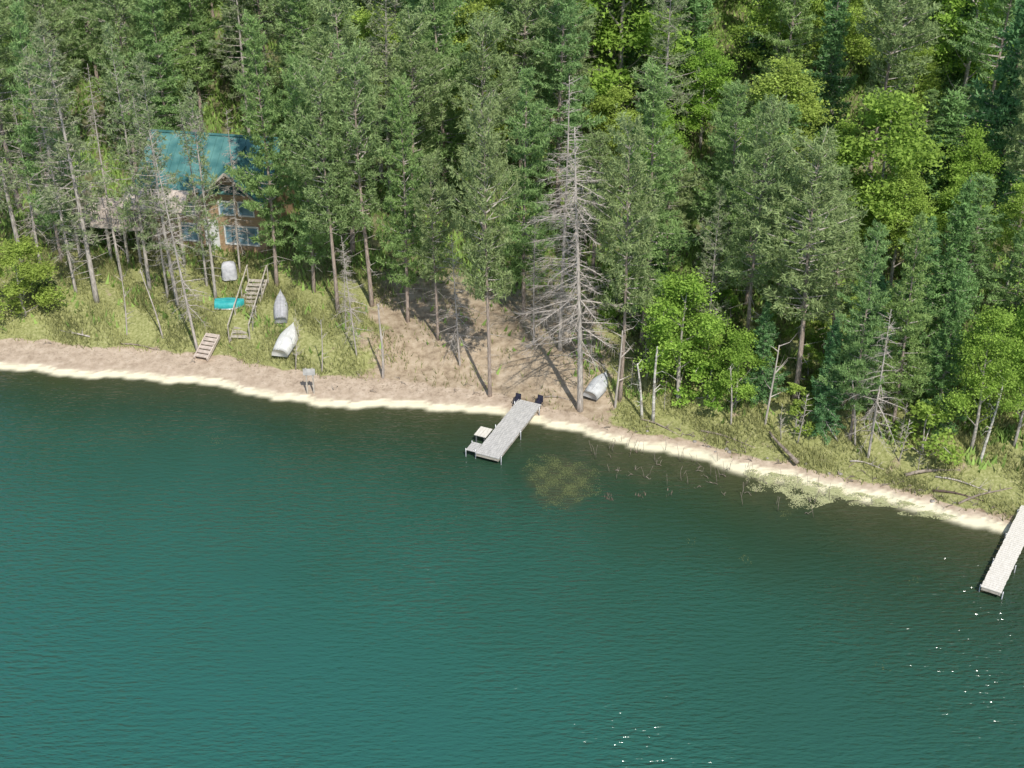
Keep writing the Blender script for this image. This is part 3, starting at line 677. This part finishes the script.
# ------------------------------------------------------------------ cabin
cb = empty('log_cabin', cab, R(-9), label='tan two-storey log cabin with teal metal roof half hidden by pines', cat='cabin')
Wd, Dp, Hw, Hr = 7.0, 6.0, 4.1, 5.9; x0, x1 = -4.1, 2.9
mb = MB(); nl = 16
for i in range(nl):
    z = -.3+(i+.5)*(Hw+.3)/nl; h = (Hw+.3)/nl*.98
    mb.box(((x0+x1)/2, .1, z), (Wd, .2, h)); mb.box(((x0+x1)/2, Dp-.1, z), (Wd, .2, h))
    for x in (x0+.1, x1-.1): mb.box((x, Dp/2, z+.004), (.24, Dp-.4, h))
for x in (x0+.02, x1-.02): mb.poly([(x,0,Hw),(x,Dp,Hw),(x,Dp/2,Hr-.1)])
mb.poly([(-.35,-.02,Hw),(2.85,-.02,Hw),(1.25,-.02,Hr-.75)])
mb.build('wall', M['log'], cb)
def roofm(xa, xb, ya, yb, ze, zr):
    r = MB(); ym = (ya+yb)/2; th = .08
    for (y0_, y1_) in ((ya, ym), (yb, ym)):
        r.poly([(xa,y0_,ze),(xb,y0_,ze),(xb,y1_,zr),(xa,y1_,zr)]); r.poly([(xa,y0_,ze-th),(xb,y0_,ze-th),(xb,y1_,zr-th),(xa,y1_,zr-th)])
        r.poly([(xa,y0_,ze),(xb,y0_,ze),(xb,y0_,ze-th),(xa,y0_,ze-th)])
        for k in range(int((xb-xa)/.45)+1):
            x = xa+.03+k*.45; r.bar((x,y0_,ze+.02),(x,y1_,zr+.02),.035,.04)
        for x in (xa, xb): r.poly([(x,y0_,ze),(x,y1_,zr),(x,y1_,zr-th),(x,y0_,ze-th)])
    r.bar((xa,ym,zr+.04),(xb,ym,zr+.04),.22,.05)
    return r
r = roofm(x0-.5, x1+.5, -.5, Dp+.5, Hw-.2, Hr)
g = roofm(-1.3, 2.6, -2.1, 2.1, Hw-.55, Hr-.35); b0 = len(r.v)
r.v += [(1.25+v[1], v[0], v[2]) for v in g.v]; r.f += [tuple(b0+i for i in f) for f in g.f]
rf = r.build('roof', M['roof'], cb)
MB().box((-1.9, Dp/2+.5, Hr+.1), (.6,.6,1.5)).build('chimney', M['chimney'], rf)
for s in (-1,1): MB().bar((1.25+s*2.05,-1.32,Hw-.62),(1.25,-1.32,Hr-.42),.04,.12).build('fascia', M['wood'], rf)
# added lean-to panels; their tan colour stands in for sunlit roof
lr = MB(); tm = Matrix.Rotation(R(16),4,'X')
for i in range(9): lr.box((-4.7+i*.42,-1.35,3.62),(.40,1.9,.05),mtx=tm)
lr.build('sunlit_roof_panel', M['pinkwood'], cb)
for x in (-4.8,-1.4): MB().box((x,-2.1,1.55),(.12,.12,3.6)).build('added_panel_post', M['wood'], cb)  # posts added to carry the tan panels
def window(x, z, w, h, n):
    f = MB()
    for s in (-1,1): f.box((x+s*w/2, -.03, z), (.08,.08,h+.08)); f.box((x, -.032, z+s*h/2), (w-.08,.08,.08))
    for k in range(1, n): f.box((x-w/2+w*k/n, -.03, z), (.06,.07,h-.08))
    fo = f.build('window', M['white'], cb)
    MB().box((x,-.012,z),(w-.04,.02,h-.04)).build('pane', M['glass'], fo)
window(-1.7,2.55,1.0,.8,1); window(.7,2.75,.9,.85,1); window(1.85,2.75,.9,.85,1)
window(-1.7,1.05,1.0,1.1,1); window(1.45,1.05,2.0,1.15,3); window(-3.3,2.55,.8,.8,1)
dr = MB().box((-.35,-.03,.95),(.85,.05,2.0)).build('door', M['white'], cb)
MB().box((-.05,-.08,.95),(.1,.06,.04)).build('handle', M['metal'], dr)
dk = MB()
for i in range(15): dk.box((-7.9+i*.27+.0, -.2, 2.1), (.25, 3.4, .05))
dk.build('deck', M['pinkwood'], cb)
fr = MB().box((-6.0,-1.86,1.95),(4.1,.06,.24)).box((-6.0,1.46,1.95),(4.1,.06,.24)); fr.build('deck_frame', M['pinkwood'], cb)
for x in (-7.9,-6.0,-4.2):
    for y in (-1.75,1.35): MB().box((x,y,.8),(.14,.14,2.5)).build('deck_post', M['wood'], cb)
r = MB().box((-6.0,-1.85,3.05),(4.1,.1,.06)).box((-8.0,-.2,3.05),(.1,3.3,.06))
for i in range(26): r.box((-7.9+i*.155,-1.85,2.57),(.04,.04,.9))
for i in range(18): r.box((-8.0,-1.7+i*.17,2.57),(.04,.04,.9))
r.build('railing', M['pinkwood'], cb)
# ------------------------------------------------------------------ driftwood, logs, stones
def logg(pA, pB, r0, r1, m, label, name='fallen_log', cat='log', bend=.1, up=.05, group=None, stubs=4, tipz=None, sl=.7):
    A = hit(*pA); B = hit(*pB); A.z = max(A.z, -.02)+up; B.z = max(B.z, -.02)+up if tipz is None else max(B.z,0)+tipz
    t = empty(name, A, label=label, cat=cat, group=group); d = B-A; lat = Vector((-d.y,d.x,0)).normalized()
    pts = [d*s+lat*bend*math.sin(s*3.1)+Vector((0,0,.06*math.sin(s*5))) for s in (0,.2,.4,.6,.8,1)]
    MB().tube(pts, [r0+(r1-r0)*s for s in (0,.2,.4,.6,.8,1)], 7).build('trunk', m, t, True)
    lb = MB(); q = random.Random(int(pA[0]*7+pA[1]))
    for i in range(stubs):
        p = pts[q.randrange(1,5)]; l = q.uniform(.2,.7)*sl/.7; v = (lat*q.choice((-1,1))*q.uniform(.4,1)+d.normalized()*q.uniform(.2,.8)+Vector((0,0,q.uniform(.2,1)))).normalized()*l
        lb.tube([p, p+v*.5+lat*.03, p+v], [r1*.6+.004,.008,.003], 4)
    if stubs: lb.build('limbs', m, t)
logg((797,468),(769,436),.10,.05,M['drift'],'weathered brown log leaning from the right bank into the lake',up=.3)
logg((838,442),(826,410),.04,.02,M['deadwood'],'bent pale dead branch standing on the right bank',name='bent_branch',cat='branch',bend=.45,tipz=.9)
logg((905,476),(960,470),.10,.05,M['drift'],'grey log lying on the bank below the light green tree')
logg((932,492),(985,502),.07,.03,M['darkwood'],'dark log along the shore left of the right-hand dock')
logg((958,505),(1012,488),.06,.03,M['drift'],'thin bare trunk lying on the beach beside the right-hand dock',stubs=9)
logg((935,478),(990,492),.05,.02,M['deadwood'],'pale fallen branch tangle above the dark shore log',stubs=12)
logg((700,432),(755,448),.06,.03,M['drift'],'thin grey log on the bank right of the birch trunks')
logg((640,420),(680,436),.05,.02,M['drift'],'thin fallen branch at the foot of the birch trunks',stubs=7)
logg((850,462),(884,470),.05,.02,M['deadwood'],'short pale branch at the foot of the lichen-covered dead tree',stubs=7)
logg((120,345),(165,352),.05,.02,M['drift'],'thin grey driftwood pole on the beach left of the steps')
logg((545,398),(575,402),.05,.03,M['drift'],'short driftwood pole on the bank right of the central dock')
logg((90,338),(60,330),.05,.03,M['deadwood'],'pale pole lying in the grass below the round bush')
q = random.Random(21)
def scatter_branches(n, fx, fy, lab, grp, r, ln, tz=None, m='drift'):
    for i in range(n):
        px, py = fx(), fy()
        py0 = shpy(px)+py
        dx, dy = q.uniform(-ln,ln), q.uniform(-ln*.5,ln*.3)
        logg((px,py0),(px+dx,py0+dy),q.uniform(.6,1)*r,.006,M[m],lab,name='driftwood_branch',cat='branch',bend=q.uniform(-.1,.1),up=q.uniform(.02,.08),group=grp,stubs=0 if tz else 3,sl=.35,tipz=q.uniform(.35,1.0) if tz else None)
scatter_branches(18, lambda: q.uniform(600,810), lambda: q.uniform(10,50), 'small bare branch floating in the water off the right bank', 'branches floating off the right bank', .02, 9)
scatter_branches(60, lambda: q.uniform(590,830), lambda: q.uniform(4,55)**1, 'thin bare stem standing in the water off the right bank', 'stems standing in the lake off the right bank', .013, 4, True, 'drift')
scatter_branches(44, lambda: q.uniform(600,1000), lambda: q.uniform(-22,-4), 'small driftwood branch lying on the right beach', 'driftwood on the right beach', .03, 13)
scatter_branches(12, lambda: q.uniform(300,560), lambda: q.uniform(-30,-10), 'small driftwood branch lying on the centre beach', 'driftwood on the centre beach', .022, 10)
scatter_branches(5, lambda: q.uniform(10,300), lambda: q.uniform(-28,-14), 'small driftwood branch lying on the left beach', 'driftwood on the left beach', .022, 10)
def stone(P, r, lab, grp):
    mb = MB(); ns, nr = 9, 6
    for i in range(nr+1):
        for k in range(ns):
            a = math.pi*i/nr; b2 = 2*math.pi*k/ns; j = 1+.16*math.sin(k*2.1+i*1.7+P.x*9)
            mb.v.append((r*1.2*j*math.sin(a)*math.cos(b2), r*j*math.sin(a)*math.sin(b2), r*.7*math.cos(a)*j))
    for i in range(nr):
        for k in range(ns): mb.f.append((i*ns+k, i*ns+(k+1)%ns, (i+1)*ns+(k+1)%ns, (i+1)*ns+k))
    o = mb.build('stone', M['stone'], None, True); o.location = P+Vector((0,0,r*.1)); o.rotation_euler.z = P.x; tag(o, lab, 'stone', grp)
for i in range(12):
    px = q.uniform(580,1010); py = shpy(px)-q.uniform(3,16)
    stone(hit(px,py), q.uniform(.05,.11), 'small grey stone on the beach right of the central dock', 'stones on the right beach')
# ------------------------------------------------------------------ light, sky, camera
el = R(52); ts = Vector((.30,-.85,0)).normalized()*math.cos(el)+Vector((0,0,math.sin(el)))
sl = bpy.data.lights.new('sun','SUN'); sl.energy = 4.4; sl.angle = R(.6); sl.color = (1,.955,.88)
so = bpy.data.objects.new('sun', sl); C.objects.link(so); so.rotation_euler = (-ts).to_track_quat('-Z','Y').to_euler()
w = bpy.data.worlds.new('World'); bpy.context.scene.world = w; w.use_nodes = True; wn = w.node_tree
sk = wn.nodes.new('ShaderNodeTexSky'); sk.sky_type = 'NISHITA'; sk.sun_disc = False; sk.sun_elevation = el; sk.sun_rotation = math.atan2(ts.x, ts.y)
bg = wn.nodes['Background']; bg.inputs[1].default_value = .15; wn.links.new(sk.outputs[0], bg.inputs[0])
cd = bpy.data.cameras.new('camera'); cd.sensor_width = 36; cd.lens = F/1024*36; cd.clip_end = 5000
co = bpy.data.objects.new('camera', cd); C.objects.link(co); co.location = (0,0,HC); co.rotation_euler = (R(90)-PITCH,0,0)
sc = bpy.context.scene; sc.camera = co
sc.view_settings.view_transform = 'Standard'; sc.view_settings.look = 'None'; sc.view_settings.exposure = 0
print('trees', len(placed))
